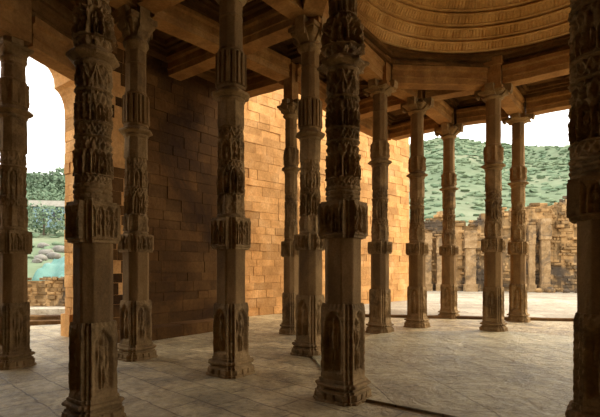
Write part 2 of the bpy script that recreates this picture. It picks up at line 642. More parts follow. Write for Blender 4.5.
        put(rest * 0.07, rc * 0.97, rc * 0.97, 'lat', 16, 0.014)
        put(rest * 0.26, rc * 0.92, rc * 0.92, 'fig', 8, 0.024)
        put(0.05, rc * 0.95, rc * 0.95, 'ring', 0, 0.014)
        put(rest * 0.12, rc * 0.92, rc * 0.91, 'chain', 8, 0.018)
        put(R - z, rc * 0.90, rc * 0.87, None, 0, 0, 'oct')
    th = thetas(nth)
    mb = MB()
    loft(mb, th, carved_rows(th, B, seed, 0.006 if style != 'rich' else 0.009, dz))
    mb.build('carved_shaft', mp, root, 45)
    # collar ----------------------------------------------
    th = thetas(64)
    ph = (th + math.pi) / (2 * math.pi) * 8
    s8 = np.abs(ph - np.floor(ph) - 0.5)
    rows = []
    knob = (0.055 if style == 'rich' else 0.018) if knob is None else knob
    for dz_, rr, kb in [(-0.10, 0.88, 0), (-0.085, 1.0, 0), (-0.06, 1.06, 0), (-0.035, 1.0, 0), (-0.02, 1.16, 0.5), (0.0, 1.34, 1), (0.025, 1.38, 1),
                        (0.045, 1.3, 1), (0.06, 1.08, 0.4), (0.085, 1.02, 0), (0.11, 0.9, 0)]:
        r = rc * rr + kb * knob * np.clip(1 - s8 / 0.2, 0, 1) + 0.008 * fbm(np.cos(th) * 4 + seed, np.sin(th) * 4, dz_ * 20, 2)
        rows.append((R + dz_, r))
    mb = MB()
    loft(mb, th, rows)
    mb.build('collar', mp, root, 40)
    # upper shaft -----------------------------------------
    z = R + 0.10
    B = []
    if style == 'rich':
        put(0.10, rc * 0.95, rc * bulge * 0.96, 'lumps', 10, 0.03)
        put(0.30, rc * bulge, rc * bulge * 0.88, 'fig', 8, 0.06)
        put(0.10, rc * bulge * 0.85, rc * 0.9, 'leaf', 12, 0.03)
        rest = cap - z
        put(rest * 0.4, rc * 0.84, rc * 0.84, 'fig', 8, 0.02)
        put(0.05, rc * 0.88, rc * 0.88, 'ring', 0, 0.012)
        put(cap - z, rc * 0.82, rc * 0.8, 'chain', 8, 0.016)
    else:
        h = 0.52 if style == 'oct' else 0.36
        put(0.04, rc * 0.98, rc * 0.98, None, 0, 0, 'oct')
        put(h, rc * 1.06, rc * 1.04, 'flute' if style == 'oct' else 'leaf', 16 if style == 'oct' else 8, 0.03, 'oct')
        put(0.05, rc * 0.95, rc * 0.88, 'ring', 0, 0.012)
        put((cap - z) * 0.6, rc * 0.82, rc * 0.80, None, 0, 0, 'oct')
        put(0.06, rc * 0.82, rc * 0.82, 'ring', 0, 0.012)
        put(cap - z, rc * 0.80, rc * 0.80, None, 0, 0, 'oct')
    th = thetas(nth if style == 'rich' else 64, (math.radians(22.5), math.radians(67.5)))
    mb = MB()
    loft(mb, th, carved_rows(th, B, seed + 3, 0.005, dz))
    mb.build('upper_shaft', ms if style != 'rich' else mp, root, 32)
    # capital ---------------------------------------------
    th = thetas(64)
    hh = top - 0.12 - cap
    rows = []
    for t, rr, sq in [(-0.12, 0.86, 0), (0.0, 0.95, 0), (0.08, 1.15, 0), (0.16, 1.22, 0), (0.24, 1.08, 0), (0.30, 1.0, 0), (0.45, 1.05, 0.2), (0.6, 1.2, 0.5),
                      (0.7, 1.32, 0.9), (0.8, 1.34, 1), (0.82, 1.5, 1), (1.0, 1.5, 1)]:
        rr = 0.86 + (rr - 0.86) * capw
        r = rc * rr * (1 - sq) + sq * R_sq(th, rc * rr)
        r = r + 0.008 * fbm(np.cos(th) * 5 + seed, np.sin(th) * 5, t * 5, 2)
        rows.append((cap + hh * t, r))
    mb = MB()
    loft(mb, th, rows)
    capo = mb.build('capital', mp, root, 40)
    for q in range(4):
        mb = MB()
        scroll_bracket(mb, q * math.pi / 2, rc * 0.9, reach, cap + hh * 0.30, top, 0.10)
        mb.build('bracket', mp, root, 40)
    if impost is None:                         # square block between the lintel ends
        th = thetas(32, (math.pi / 4,))
        mb = MB()
        loft(mb, th, [(top + z_, R_sq(th, imp) / wide + 0.006 * fbm(np.cos(th) * 4 + seed, np.sin(th) * 4, z_ * 6, 2)) for z_ in np.linspace(0, 6.57 - top, 6)])
        mb.build('impost_block', M['beam'], root, 35)
    else:                                      # the same block, standing forward under the dome
        th = thetas(48, (math.pi / 4,))
        rows = []
        for z_, f in [(top - 0.13, 1.1), (top - 0.05, 1.12), (top - 0.04, 0.95), (top + 0.45, 0.92), (top + 0.47, 1.05), (top + 0.60, 1.1), (top + 0.66, 1.1)]:
            rows.append((z_, R_sq(th, 0.215 * f) + 0.006 * fbm(np.cos(th) * 4 + seed, np.sin(th) * 4, z_ * 6, 2)))
        mb = MB()
        ang = impost - (GROT + rz)
        loft(mb, th, rows, 0.10 * math.cos(ang), 0.10 * math.sin(ang))
        mb.build('impost_block', M['beam'], root, 35)
    return root


OCT = [(4.8, -2.93), (4.8, -0.30), (6.83, 1.68), (10.15, 1.68), (12.05, -0.30), (12.05, -2.93), (10.15, -4.95), (6.83, -4.90)]
OC = uv(8.43, -1.62)


def toward_dome(x, y):
    return math.atan2(OC.y - y, OC.x - x)


# ------------------------------------------------------------------ ground, floor, courtyard
def poly_slab(name, pts, z0, z1, mat, sub=None):
    mb = MB()
    n = len(pts)
    v = [(p[0], p[1], z0) for p in pts] + [(p[0], p[1], z1) for p in pts]
    f = [tuple(reversed(range(n))), tuple(range(n, 2 * n))]
    for i in range(n):
        j = (i + 1) % n
        f.append((i, j, j + n, i + n))
    mb.add(v, f)
    return mb.build(name, mat)


KA, KB = Vector((1.2, 14.95, 0)), Vector((9.2, 13.35, 0))      # edge of the hall floor towards the courtyard
kd = (KB - KA).normalized()
kn = Vector((-kd.y, kd.x, 0))
# hall floor up to the court edge on the right, and to the step on the left
fl = struct(poly_slab('floor', [(-14, -16), (22, -16), (22, 11.2), tuple(KB.xy), tuple(KA.xy), (-0.6, 15.7), (-3.4, 14.6), (-8.2, 12.1), (-14, 10.6)],
                      -0.4, 0.0, M['floor']))
oc_pts = [uv(*p).xy for p in OCT]
oc_in = [(OC.xy + (p - OC.xy) * 1.0) for p in oc_pts]
struct(poly_slab('floor', [tuple(p) for p in oc_in], 0.0005, 0.03, M['octfloor']))
# courtyard, a hand's breadth higher along the hall's right edge
cA, cB = KA - kd * 1.4 + kn * 0.02, KB + kd * 16 + kn * 0.02
struct(poly_slab('courtyard_floor', [tuple(cA.xy), tuple(cB.xy), (40, 45), (0, 45), (-2.2, 22)], -0.4, 0.085, M['court']))
struct(poly_slab('courtyard_floor', [(-45, -30), (45, -30), (60, 60), (-60, 60)], -0.9, -0.06, M['court']))


def rough_strip(name, p0, p1, w, z0, z1, mat, n=24, jit=0.012, seed=0):
    """a long worn kerb: rectangular section with chipped edges"""
    p0, p1 = Vector((p0[0], p0[1], 0)), Vector((p1[0], p1[1], 0))
    d = (p1 - p0)
    nn = Vector((-d.y, d.x, 0)).normalized()
    rs = random.Random(seed)
    v, f = [], []
    for i in range(n + 1):
        c = p0 + d * (i / n)
        for (o, z) in ((-w / 2, z0), (w / 2, z0), (w / 2, z1), (w / 2 - 0.03, z1 + 0.01), (-w / 2 + 0.03, z1 + 0.01), (-w / 2, z1 - 0.015)):
            q = c + nn * (o + rs.uniform(-jit, jit))
            v.append((q.x, q.y, z + (rs.uniform(-jit, jit) if z > z0 else 0)))
    for i in range(n):
        for k in range(6):
            a, b = i * 6 + k, i * 6 + (k + 1) % 6
            f.append((a, b, b + 6, a + 6))
    f.append((0, 1, 2, 3, 4, 5))
    f.append(tuple(reversed(range(n * 6, n * 6 + 6))))
    mb = MB()
    mb.add(v, f)
    return mb.build(name, mat, None, 40)


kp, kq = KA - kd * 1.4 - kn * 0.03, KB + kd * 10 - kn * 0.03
struct(rough_strip('trim_kerb', (kp.x, kp.y), (kq.x, kq.y), 0.10, -0.02, 0.082, M['soffit'], n=60, jit=0.008, seed=8))  # shade on the kerb face put into the colour as a dark strip


# ------------------------------------------------------------------ coursed stone walls
def block_wall(name, o, d, length, height, mat, depth=0.5, course=0.25, lmin=0.32, lmax=0.75, jit=0.012, top=None, seed=1, gap=0.004,
               backing=True, hole=None, parent=None, out=None, round_=0.007):
    """stone courses whose faces lie in the plane through o along d; out = outward normal"""
    rs = random.Random(seed)
    o = Vector(o)
    d = Vector(d).normalized()
    nrm = Vector(out).normalized()
    mb = MB()
    z = 0.0
    while z < height - 0.02:
        h = min(course * rs.uniform(0.82, 1.2), height - z)
        s = -rs.uniform(0, lmax * 0.6)
        while s < length:
            w = rs.uniform(lmin, lmax)
            s0, s1 = max(0, s), min(length, s + w)
            s += w
            if s1 - s0 < 0.03:
                continue
            zm, sm = z + h / 2, (s0 + s1) / 2
            if top is not None and z + h * 0.6 > top(sm) + rs.uniform(-0.15, 0.15):
                continue
            if hole is not None and hole(sm, zm):
                continue
            e = rs.gauss(0, jit)
            b = round_
            lo, hi = gap / 2, gap / 2
            P = lambda a, dep, zz: tuple(o + d * a + nrm * dep + Vector((0, 0, zz)))
            a0, a1, z0, z1 = s0 + lo, s1 - hi, z + lo, z + h - hi
            tl = rs.gauss(0, jit * 0.5)
            v = [P(a0, -depth * 0.3, z0), P(a1, -depth * 0.3, z0), P(a1, -depth * 0.3, z1), P(a0, -depth * 0.3, z1),
                 P(a0, e - b, z0), P(a1, e - b + tl, z0), P(a1, e - b + tl, z1), P(a0, e - b, z1),
                 P(a0 + b, e, z0 + b), P(a1 - b, e + tl, z0 + b), P(a1 - b, e + tl, z1 - b), P(a0 + b, e, z1 - b)]
            f = [(0, 1, 5, 4), (1, 2, 6, 5), (2, 3, 7, 6), (3, 0, 4, 7), (4, 5, 9, 8), (5, 6, 10, 9), (6, 7, 11, 10), (7, 4, 8, 11), (8, 9, 10, 11),
                 (3, 2, 1, 0)]
            mb.add(v, f)
        z += h
    if backing:
        n = 60 if top is not None else 1
        for i in range(n):
            s0, s1 = length * i / n, length * (i + 1) / n
            hh = height if top is None else min(height, top((s0 + s1) / 2) - 0.2)
            if hh < 0.05 or (hole is not None and hole((s0 + s1) / 2, hh / 2)):
                continue
            q = [o + d * s0 - nrm * 0.03, o + d * s1 - nrm * 0.03, o + d * s1 - nrm * depth, o + d * s0 - nrm * depth]
            v = [tuple(p) for p in q] + [tuple(p + Vector((0, 0, hh))) for p in q]
            mb.add(v, [(3, 2, 1, 0), (4, 5, 6, 7), (0, 1, 5, 4), (1, 2, 6, 5), (2, 3, 7, 6), (3, 0, 4, 7)])
    return mb.build(name, mat, parent)


VF, VB = -9.15, -10.9            # front and back plane of the thick wall on the left
U0, U1 = 5.2, 9.0                # its two ends
wl = block_wall('wall_left', uv(U0, VF), GU, U1 - U0, 7.2, M['shadewall'], depth=0.8, out=GV, seed=3, jit=0.005, gap=0.003, round_=0.005)
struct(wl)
struct(block_wall('wall_left', uv(U0, VB), GV, VF - VB, 7.2, M['wall'], depth=0.5, out=-GU, seed=4, jit=0.008))
struct(block_wall('wall_left', uv(U1, VB), GV, VF - VB, 7.2, M['wall'], depth=0.5, out=GU, seed=5, jit=0.008))
# low plinth along its foot
pl = MB()
for i in range(5):
    a, b = U0 + 0.15 + i * 0.74, U0 + 0.15 + (i + 1) * 0.74 - 0.012
    q = [uv(a, VF + 0.05), uv(b, VF + 0.05), uv(b, VF + 0.62), uv(a, VF + 0.62)]
    e = random.uniform(-0.01, 0.01)
    v = [(p.x, p.y, 0.0) for p in q] + [(p.x, p.y, 0.27 + e) for p in q]
    pl.add(v, [(3, 2, 1, 0), (4, 5, 6, 7), (0, 1, 5, 4), (1, 2, 6, 5), (2, 3, 7, 6), (3, 0, 4, 7)])
struct(pl.build('baseboard_left', M['shadewall']))
# wall over the arch, with the cusped soffit; it runs on to the left
am = MB()
arch = [(5.2, 0), (5.2, 5.2), (5.195, 5.36), (5.17, 5.50), (5.12, 5.63), (5.05, 5.73), (4.96, 5.79), (4.965, 5.86), (4.95, 6.0), (4.90, 6.12), (4.82, 6.22), (4.70, 6.28),
        (4.69, 6.36), (4.45, 6.62), (4.1, 6.85), (3.6, 7.0), (2.2, 7.0)]
poly = arch[1:] + [(2.2, 7.4), (5.2 + 0.3, 7.4), (5.2 + 0.3, 5.0)]
am.prism(poly, [lambda p, v=v: tuple(uv(p[0], v, p[1])) for v in (VF, (VF + VB) / 2, VB)])
struct(am.build('wall_left', M['wall']))
jf = MB()
q4 = [uv(5.12, VB - 0.02), uv(5.12, VB + 0.4), uv(5.3, VB + 0.4), uv(5.3, VB - 0.02)]
jf.add([(p.x, p.y, z_) for z_ in (-0.06, 0.52) for p in q4], [(3, 2, 1, 0), (4, 5, 6, 7), (0, 1, 5, 4), (1, 2, 6, 5), (2, 3, 7, 6), (3, 0, 4, 7)])
struct(jf.build('trim_jamb_foot', M['wall']))
# the long sunlit wall farther back
WA, WB = uv(8.4, -10.7), Vector((5.15, 21.2, 0))
wd = (WB - WA)
wo = Vector((wd.y, -wd.x, 0)).normalized()
struct(block_wall('wall_back', WA, wd, wd.length, 8.6, M['wall'], depth=0.7, out=wo, seed=9, course=0.27, lmin=0.3, lmax=0.85, jit=0.009, gap=0.003))


# ------------------------------------------------------------------ beams
def beam(name, p0, p1, z0=6.15, w=0.37, h=0.42, label=None, mat=None, trim=0.0):
    p0, p1 = Vector((p0[0], p0[1], 0)), Vector((p1[0], p1[1], 0))
    d = (p1 - p0).normalized()
    p0, p1 = p0 + d * trim, p1 - d * trim
    n = Vector((-d.y, d.x, 0))
    k = w / 2
    sec = [(-k, 0), (k, 0), (k, h * 0.30), (k + 0.02, h * 0.33), (k + 0.02, h * 0.42), (k, h * 0.45), (k, h * 0.72), (k + 0.05, h * 0.80), (k + 0.05, h),
           (-k - 0.05, h), (-k - 0.05, h * 0.80), (-k, h * 0.72), (-k, h * 0.45), (-k - 0.02, h * 0.42), (-k - 0.02, h * 0.33), (-k, h * 0.30)]
    mb = MB()
    N = 7
    rs = random.Random(int(p0.x * 100) + int(p1.y * 77))
    L = (p1 - p0).length

    def ring(i):
        jx, jz = rs.uniform(-0.006, 0.006), rs.uniform(-0.008, 0.004)
        return lambda p: tuple(p0 + d * (L * i / N) + n * (p[0] + jx) + Vector((0, 0, z0 + p[1] + jz)))
    mb.prism(sec, [ring(i) for i in range(N + 1)])
    o = mb.build(name, mat or M['beam'])
    if label:
        tag(o, label, 'beam', 'stone lintels between the pillars')
    else:
        struct(o)
    return o


PU = {'A': (-4.69, 7.36), 'B': (-2.18, 4.75), 'C': (-2.93, 8.04), 'D': (-1.05, 6.85), 'E': (-0.22, 11.05), 'F': (0.19, 8.4), 'G': (0.53, 5.56),
      'H': (1.99, 11.2), 'I': (3.2, 12.3), 'J': (4.78, 14.45), 'K': (4.9, 11.4), 'L': (6.57, 13.55), 'M': (2.71, 4.0)}


def q(u, v):
    p = uv(u, v)
    return (p.x, p.y)


BEAMS = [
    ('B', 'D', 'stone lintel overhead from the big left foreground pillar to the next pillar behind'),
    ('C', 'D', 'broad stone lintel rising to the right from the pillar before the dark wall'),
    ('C', 'E', 'long stone lintel sloping down behind the second foreground pillar to the dark rear pillar'),
    ('D', 'F', 'stone lintel sloping down right to the pillar just left of the central one'),
    ('D', 'G', 'stone lintel overhead at the top edge left of the central pillar'),
    ('F', 'G', 'stone lintel seen end on from below beside the central pillar'),
    ('F', 'H', 'stone lintel under the left rim of the dome behind the central pillar'),
    ('F', q(6.83, VF), 'stone lintel running left from beside the central pillar to the dark wall'),
    ('E', q(8.6, VF), 'stone lintel from the dark rear pillar towards the end of the dark wall'),
    ('H', 'K', 'level stone lintel with pale underside below the dome rim'),
    ('H', 'I', 'short stone lintel behind the level lintel of the dome'),
    ('I', 'J', 'stone lintel running back to the farthest slim pillar'),
    ('I', 'K', 'stone lintel crossing behind the level dome lintel to the right pillar'),
    ('K', 'L', 'short stone lintel between the two slim pillars at right'),
    ('K', q(12.05, -0.3), 'stone lintel rising right from the dark slim pillar below the dome rim'),
    ('J', 'L', 'outer stone lintel between the two farthest slim pillars'),
    ('L', q(14.7, -0.3), 'outer stone lintel against the sky at upper right'),
    ('J', q(14.75, -7.2), 'outer stone lintel from the farthest slim pillar left to the sunlit wall'),
    ('G', 'M', 'stone lintel high overhead between the central and right foreground pillars'),
]


def P(k):
    return PU[k] if isinstance(k, str) else k


for a, b, lab in BEAMS:
    beam('stone_lintel', P(a), P(b), label=lab, trim=0.26)
# the ones that close bays out of the frame
for a, b in [(q(2.45, -7.0), 'C'), (q(2.45, -7.0), 'B'), ('B', q(2.45, -0.3)), ('M', q(6.83, 1.68)), (q(6.83, 1.68), q(10.15, 1.68)),
             (q(10.15, 1.68), q(12.05, -0.3)), (q(12.05, -0.3), q(14.7, -0.3)), ('I', q(12.0, -7.2)), ('E', q(12.0, -7.2)),
             (q(12.0, -7.2), q(14.75, -7.2)), ('C', q(4.9, VF))]:
    beam('trim_lintel', P(a), P(b))

ax, ay = PU['A']
adir = (uv(5.45, VF) - Vector((ax, ay, 0))).normalized()
beam('stone_lintel', (ax, ay), (ax + adir.x * 2.3, ay + adir.y * 2.3), z0=5.3, h=0.5, trim=0.2,
     label='low stone lintel from the pillar before the archway to the arch jamb')
beam('stone_lintel', (ax - adir.x * 3.2, ay - adir.y * 3.2), (ax, ay), z0=5.3, h=0.5, trim=0.2,
     label='low stone lintel coming from the upper left corner to the pillar before the archway')
a1 = (ax - adir.x * 3.2, ay - adir.y * 3.2)
a2 = (ax + adir.x * 2.3, ay + adir.y * 2.3)
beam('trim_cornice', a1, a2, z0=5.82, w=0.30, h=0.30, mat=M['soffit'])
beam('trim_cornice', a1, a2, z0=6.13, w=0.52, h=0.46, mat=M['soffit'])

# ------------------------------------------------------------------ ceilings
ZC = 6.57


def ring_solid(mb, outer, inner, z0, z1):
    n = len(outer)
    v = [(p[0], p[1], z0) for p in outer] + [(p[0], p[1], z0) for p in inner] + [(p[0], p[1], z1) for p in outer] + [(p[0], p[1], z1) for p in inner]
    f = []
    for i in range(n):
        j = (i + 1) % n
        f += [(i, j, n + j, n + i), (2 * n + i, 3 * n + i, 3 * n + j, 2 * n + j), (n + i, n + j, 3 * n + j, 3 * n + i), (i, 2 * n + i, 2 * n + j, j)]
    mb.add(v, f)


def coffer(u0, u1, v0, v1, seed=0):
    """corbelled bay: stepped frames, a rotated square, and a lotus disc at the crown"""
    mb = MB()
    cu, cv, hu, hv = (u0 + u1) / 2, (v0 + v1) / 2, (u1 - u0) / 2, (v1 - v0) / 2

    def rect(k, kk=None):
        a, b = hu - k, hv - k
        return [tuple(uv(cu + sx * a, cv + sy * b).xy) for sx, sy in ((-1, -1), (1, -1), (1, 1), (-1, 1))]
    st = [0.0, 0.24, 0.30, 0.42, 0.48]
    z = ZC
    for k, (i, hgt) in enumerate(((0.24, 0.10), (0.34, 0.06), (0.42, 0.10))):
        ring_solid(mb, rect(-0.02), rect(i), z, z + hgt)
        z += hgt
    # rotated square laid over the corners
    a, b = hu - 0.42, hv - 0.42
    dia = [(cu - a, cv), (cu, cv - b), (cu + a, cv), (cu, cv + b)]
    mids = []
    for i in range(4):
        p, r = dia[i], dia[(i + 1) % 4]
        mids += [p, ((p[0] + r[0]) / 2, (p[1] + r[1]) / 2)]
    cor = [(-1, -1), (1, -1), (1, 1), (-1, 1)]
    outer8, inner8 = [], []
    for i in range(4):
        p = dia[i]
        outer8.append(p)
        inner8.append((cu + (p[0] - cu) * 0.985, cv + (p[1] - cv) * 0.985))
        sx, sy = cor[i]
        outer8.append((cu + sx * (a + 0.1), cv + sy * (b + 0.1)))
        r = dia[(i + 1) % 4]
        mid = ((p[0] + r[0]) / 2, (p[1] + r[1]) / 2)
        inner8.append(mid)
    to = lambda L: [tuple(uv(*p).xy) for p in L]
    ring_solid(mb, to(outer8), to(inner8), z, z + 0.14)
    z += 0.14
    # second, smaller square
    a2, b2 = a * 0.5, b * 0.5
    ring_solid(mb, rect(-0.02), to([(cu - a2, cv - b2), (cu + a2, cv - b2), (cu + a2, cv + b2), (cu - a2, cv + b2)]), z, z + 0.10)
    z += 0.10
    mb2 = MB()
    ring_solid(mb, rect(-0.02), rect(hu * 0.999 if hu < hv else hv * 0.999), z, z + 0.12)
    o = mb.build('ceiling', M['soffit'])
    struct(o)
    # lotus disc hanging under the crown
    th = thetas(48)
    ph = (th + math.pi) / (2 * math.pi) * 12
    pet = np.abs(np.sin(ph * math.pi))
    rr = min(a2, b2) * 0.95
    rows = [(z - 0.17, rr * 0.12 + 0 * pet), (z - 0.15, rr * 0.25 + 0 * pet), (z - 0.10, rr * (0.3 + 0.1 * pet)), (z - 0.10, rr * (0.5 + 0.1 * pet)),
            (z - 0.05, rr * (0.6 + 0.1 * pet)), (z - 0.05, rr * (0.78 + 0.12 * pet)), (z + 0.01, rr * (0.88 + 0.12 * pet))]
    c = uv(cu, cv)
    m3 = MB()
    loft(m3, th, rows, c.x, c.y)
    struct(m3.build('ceiling_rosette', M['soffit'], None, 35))


U = [2.45, 4.80, 6.83, 8.70, 12.0, 14.75]
for (u0, u1, v0, v1) in [(2.45, 4.80, -9.1, -7.0), (4.80, 6.83, -9.1, -7.0), (6.83, 8.65, -9.1, -6.95),
                         (2.45, 4.80, -7.0, -4.92), (4.80, 6.83, -7.0, -4.92), (6.83, 8.70, -7.0, -4.92), (8.70, 10.3, -7.0, -4.92),
                         (10.3, 12.0, -7.0, -4.92), (12.0, 14.75, -7.1, -4.92), (2.45, 4.80, -4.92, -2.93),
                         (12.05, 14.75, -4.92, -2.93), (12.05, 14.75, -2.93, -0.3), (2.45, 4.8, -2.93, -0.3)]:
    coffer(u0, u1, v0, v1)


def plate(u0, u1, v0, v1, z0=6.6, z1=6.8):
    pts = [tuple(uv(a, b).xy) for a, b in ((u0, v0), (u1, v0), (u1, v1), (u0, v1))]
    return struct(poly_slab('ceiling', pts, z0, z1, M['beam']))


plate(-10.0, 2.45, -9.3, 7.5)  # unseen roof over the viewer, sized to limit the daylight
plate(2.45, 4.80, -0.3, 7.5)
plate(4.80, 15.0, 1.68, 7.5)
plate(12.05, 15.0, -0.3, 1.68)
plate(14.75, 15.35, -7.2, 7.5, 6.57, 6.75)
# unseen plain walls added behind and beside the viewer to cut stray daylight
struct(poly_slab('wall_unseen_end', [tuple(uv(a, b).xy) for a, b in ((-10.4, -9.3), (-10, -9.3), (-10, 7.8), (-10.4, 7.8))], 0, 6.7, M['beam']))
struct(poly_slab('wall_unseen_side', [tuple(uv(a, b).xy) for a, b in ((-10.4, 7.5), (4.4, 7.5), (4.4, 7.9), (-10.4, 7.9))], 0, 6.7, M['beam']))
struct(poly_slab('wall_unseen_side', [tuple(uv(a, b).xy) for a, b in ((-10.4, VF), (0.6, VF), (0.6, VB), (-10.4, VB))], -0.1, 7.2, M['beam']))
plate(2.3, 8.7, -11.0, -9.1, 7.2, 7.4)

# plate that carries the dome: octagon of lintels outside, circle inside, plus a moulded frieze
RD = 3.30
ns = 96


def edge_pts(poly, n):
    per = [(Vector(poly[i]), Vector(poly[(i + 1) % len(poly)])) for i in range(len(poly))]
    res = []
    for i in range(n):
        a = -math.pi + 2 * math.pi * i / n
        d = Vector((math.cos(a), math.sin(a)))
        best = None
        for p, r in per:
            e = r - p
            den = d.x * e.y - d.y * e.x
            if abs(den) < 1e-9:
                continue
            w = p - OC.xy
            t = (w.x * e.y - w.y * e.x) / den
            s = (w.x * d.y - w.y * d.x) / den
            if t > 0 and -1e-6 <= s <= 1 + 1e-6 and (best is None or t < best):
                best = t
        res.append(OC.xy + d * best)
    return res


sqr = [uv(u_, v_).xy for u_, v_ in ((4.62, -5.1), (12.23, -5.1), (12.23, 1.86), (4.62, 1.86))]
octp = [uv(*p).xy for p in OCT]
e_sq = edge_pts(sqr, ns)
e_oc = edge_pts(octp, ns)
circ = lambda r: [OC.xy + Vector((math.cos(-math.pi + 2 * math.pi * i / ns), math.sin(-math.pi + 2 * math.pi * i / ns))) * r for i in range(ns)]
inn = lambda k: [OC.xy + (p - OC.xy) * k for p in e_oc]
mb = MB()
ring_solid(mb, e_sq, inn(0.945), 6.57, 6.64)
ring_solid(mb, e_sq, inn(0.965), 6.64, 6.72)
ring_solid(mb, e_sq, inn(0.93), 6.72, 6.80)
ring_solid(mb, e_sq, circ(RD + 0.02), 6.80, 6.86)
ring_solid(mb, e_sq, circ(RD + 0.25), 6.86, 7.3)
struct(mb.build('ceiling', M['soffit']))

# the dome: corbelled rings, each with a dark groove below and a ribbed riser
prof_r = [3.30, 3.17, 3.02, 2.83, 2.60, 2.32, 2.00, 1.64, 1.24, 0.82, 0.40]
prof_z = [6.84, 7.08, 7.33, 7.57, 7.81, 8.03, 8.20, 8.34, 8.45, 8.53, 8.57]
NT = 1080
th = np.linspace(-math.pi, math.pi, NT, endpoint=False)
rows = []
for k in range(len(prof_r) - 1):
    r0, r1, z0, z1 = prof_r[k], prof_r[k + 1], prof_z[k], prof_z[k + 1]
    cnt = max(24, int(2 * math.pi * r0 / 0.078))
    ph = (th + math.pi) / (2 * math.pi) * cnt
    rib = np.clip((np.abs(ph - np.floor(ph) - 0.5) - 0.06) / 0.12, 0, 1)          # 0 in a notch
    jn = (th + math.pi) / (2 * math.pi) * max(9, int(cnt / 9)) + k * 0.37
    joint = np.abs(jn - np.floor(jn) - 0.5) < 0.022
    dz_, dr = z1 - z0, r1 - r0
    for t, off, ribbed in [(0.0, 0.03, 0), (0.015, 0.15, 0), (0.17, 0.155, 0), (0.18, 0.0, 0), (0.22, -0.012, 0), (0.24, 0.0, 0), (0.25, 0.018, 1), (0.40, 0.010, 1),
                           (0.60, 0.008, 1), (0.84, 0.006, 1), (0.86, -0.006, 0), (0.92, -0.012, 0), (1.0, 0.005, 0)]:
        r = r0 + dr * t + off
        rr = r + (0.022 * (1 - rib) if ribbed else 0) + 0.018 * joint + 0.012 * fbm(np.cos(th) * 5, np.sin(th) * 5, (z0 + dz_ * t) * 6, 2)
        rows.append((z0 + dz_ * t, rr))
rows.append((8.60, np.full(NT, 0.30)))
rows.append((8.48, np.full(NT, 0.22)))
rows.append((8.40, np.full(NT, 0.08)))
c, s = np.cos(th), np.sin(th)
dm = MB()
for z, r in rows:
    dm.v += [(OC.x + r[i] * c[i], OC.y + r[i] * s[i], z) for i in range(NT)]
for k in range(len(rows) - 1):
    for i in range(NT):
        a, b = k * NT + i, k * NT + (i + 1) % NT
        dm.f.append((a, b, b + NT, a + NT))
dm.f.append(tuple(range((len(rows) - 1) * NT, len(rows) * NT)))
struct(dm.build('ceiling_dome', M['dome'], None, 40))
# its outer shell, so that daylight stays out
sh = MB()
loft(sh, thetas(64), [(7.0, 3.75), (7.6, 3.6), (8.2, 3.0), (8.7, 1.8), (8.95, 0.2)], OC.x, OC.y)
sh.f = sh.f[:-2]
struct(sh.build('roof_shell', M['beam']))

# ------------------------------------------------------------------ the pillars
def dome_dir(k):
    return toward_dome(*PU[k])


pillar('dark carved pillar standing alone directly before the bright archway opening', *PU['A'], R=4.12, cap=4.95, top=5.3, reach=0.2, wide=0.9, capw=0.4, bb=1.83, bt=2.2, pt=1.04, style='slim', detail=1,
       rc=0.222, seed=1)
pillar('large foreground pillar at left, richly carved and round above its block', *PU['B'], R=3.78, cap=5.6, bb=1.86, bt=2.28, pt=1.04, style='rich',
       detail=2, rc=0.205, seed=2, wide=0.87, bulge=1.12, knob=0.02)
pillar('pillar directly in front of the dark brick wall, with a fluted upper shaft', *PU['C'], R=4.0, cap=5.5, bb=1.88, bt=2.19, pt=1.03, style='oct', detail=1,
       rc=0.2, seed=3, reach=0.28, imp=0.17, capw=0.7)
pillar('slender foreground pillar with a wide ring collar, between dark wall and sunlit wall', *PU['D'], R=4.19, cap=5.65, bb=1.88, bt=2.35, pt=1.07,
       style='oct', detail=2, rc=0.205, seed=4)
pillar('darkest thin pillar, seen against the sunlit wall left of centre', *PU['E'], R=4.0, cap=5.27, top=5.68, reach=0.32, wide=0.82, imp=0.13, bb=1.87, bt=2.25, pt=1.0, style='slim', detail=1,
       rc=0.2, seed=5)
pillar('pillar half hidden behind the left side of the central foreground pillar', *PU['F'], R=4.05, cap=5.62, bb=1.93, bt=2.22, pt=1.1, style='oct', detail=1,
       rc=0.195, seed=6, reach=0.34, impost=dome_dir('F'))
pillar('central foreground pillar, covered in carving, with a broad block at mid height', *PU['G'], R=4.07, cap=5.8, bb=1.96, bt=2.40, pt=1.17,
       style='rich', detail=2, rc=0.2, seed=7, impost=dome_dir('G'))
pillar('slim pillar just right of the central pillar, below the dome rim', *PU['H'], R=4.2, cap=5.9, bb=1.95, bt=2.25, pt=1.08, style='slim', detail=1,
       rc=0.205, seed=8, impost=dome_dir('H'))
pillar('slim pillar at the right end of the sunlit wall', *PU['I'], R=4.11, cap=5.8, bb=1.95, bt=2.28, pt=1.1, style='slim', detail=1, rc=0.2, seed=9)
pillar('slimmest farthest pillar, standing left of the dark dome pillar before the green hill', *PU['J'], R=4.11, cap=5.75, bb=2.0, bt=2.3, pt=1.08,
       style='slim', detail=1, rc=0.205, seed=10)
pillar('dark slim pillar under the right end of the level dome lintel', *PU['K'], R=4.16, cap=5.85, bb=2.0, bt=2.33, pt=1.12, style='slim', detail=1,
       rc=0.205, seed=11, impost=dome_dir('K'))
pillar('sunlit slim pillar, rightmost of those standing before the ruined wall', *PU['L'], R=4.12, cap=5.95, bb=2.0, bt=2.38, pt=1.13, style='slim', detail=1,
       rc=0.205, seed=12)
pillar('big carved pillar cut off by the edge of the view, beside the ruined wall', *PU['M'], R=4.4, cap=5.8, bb=2.02, bt=2.39, pt=1.2, pb=0.40, style='rich', detail=2, rc=0.265,
       seed=13, wblk=1.06)

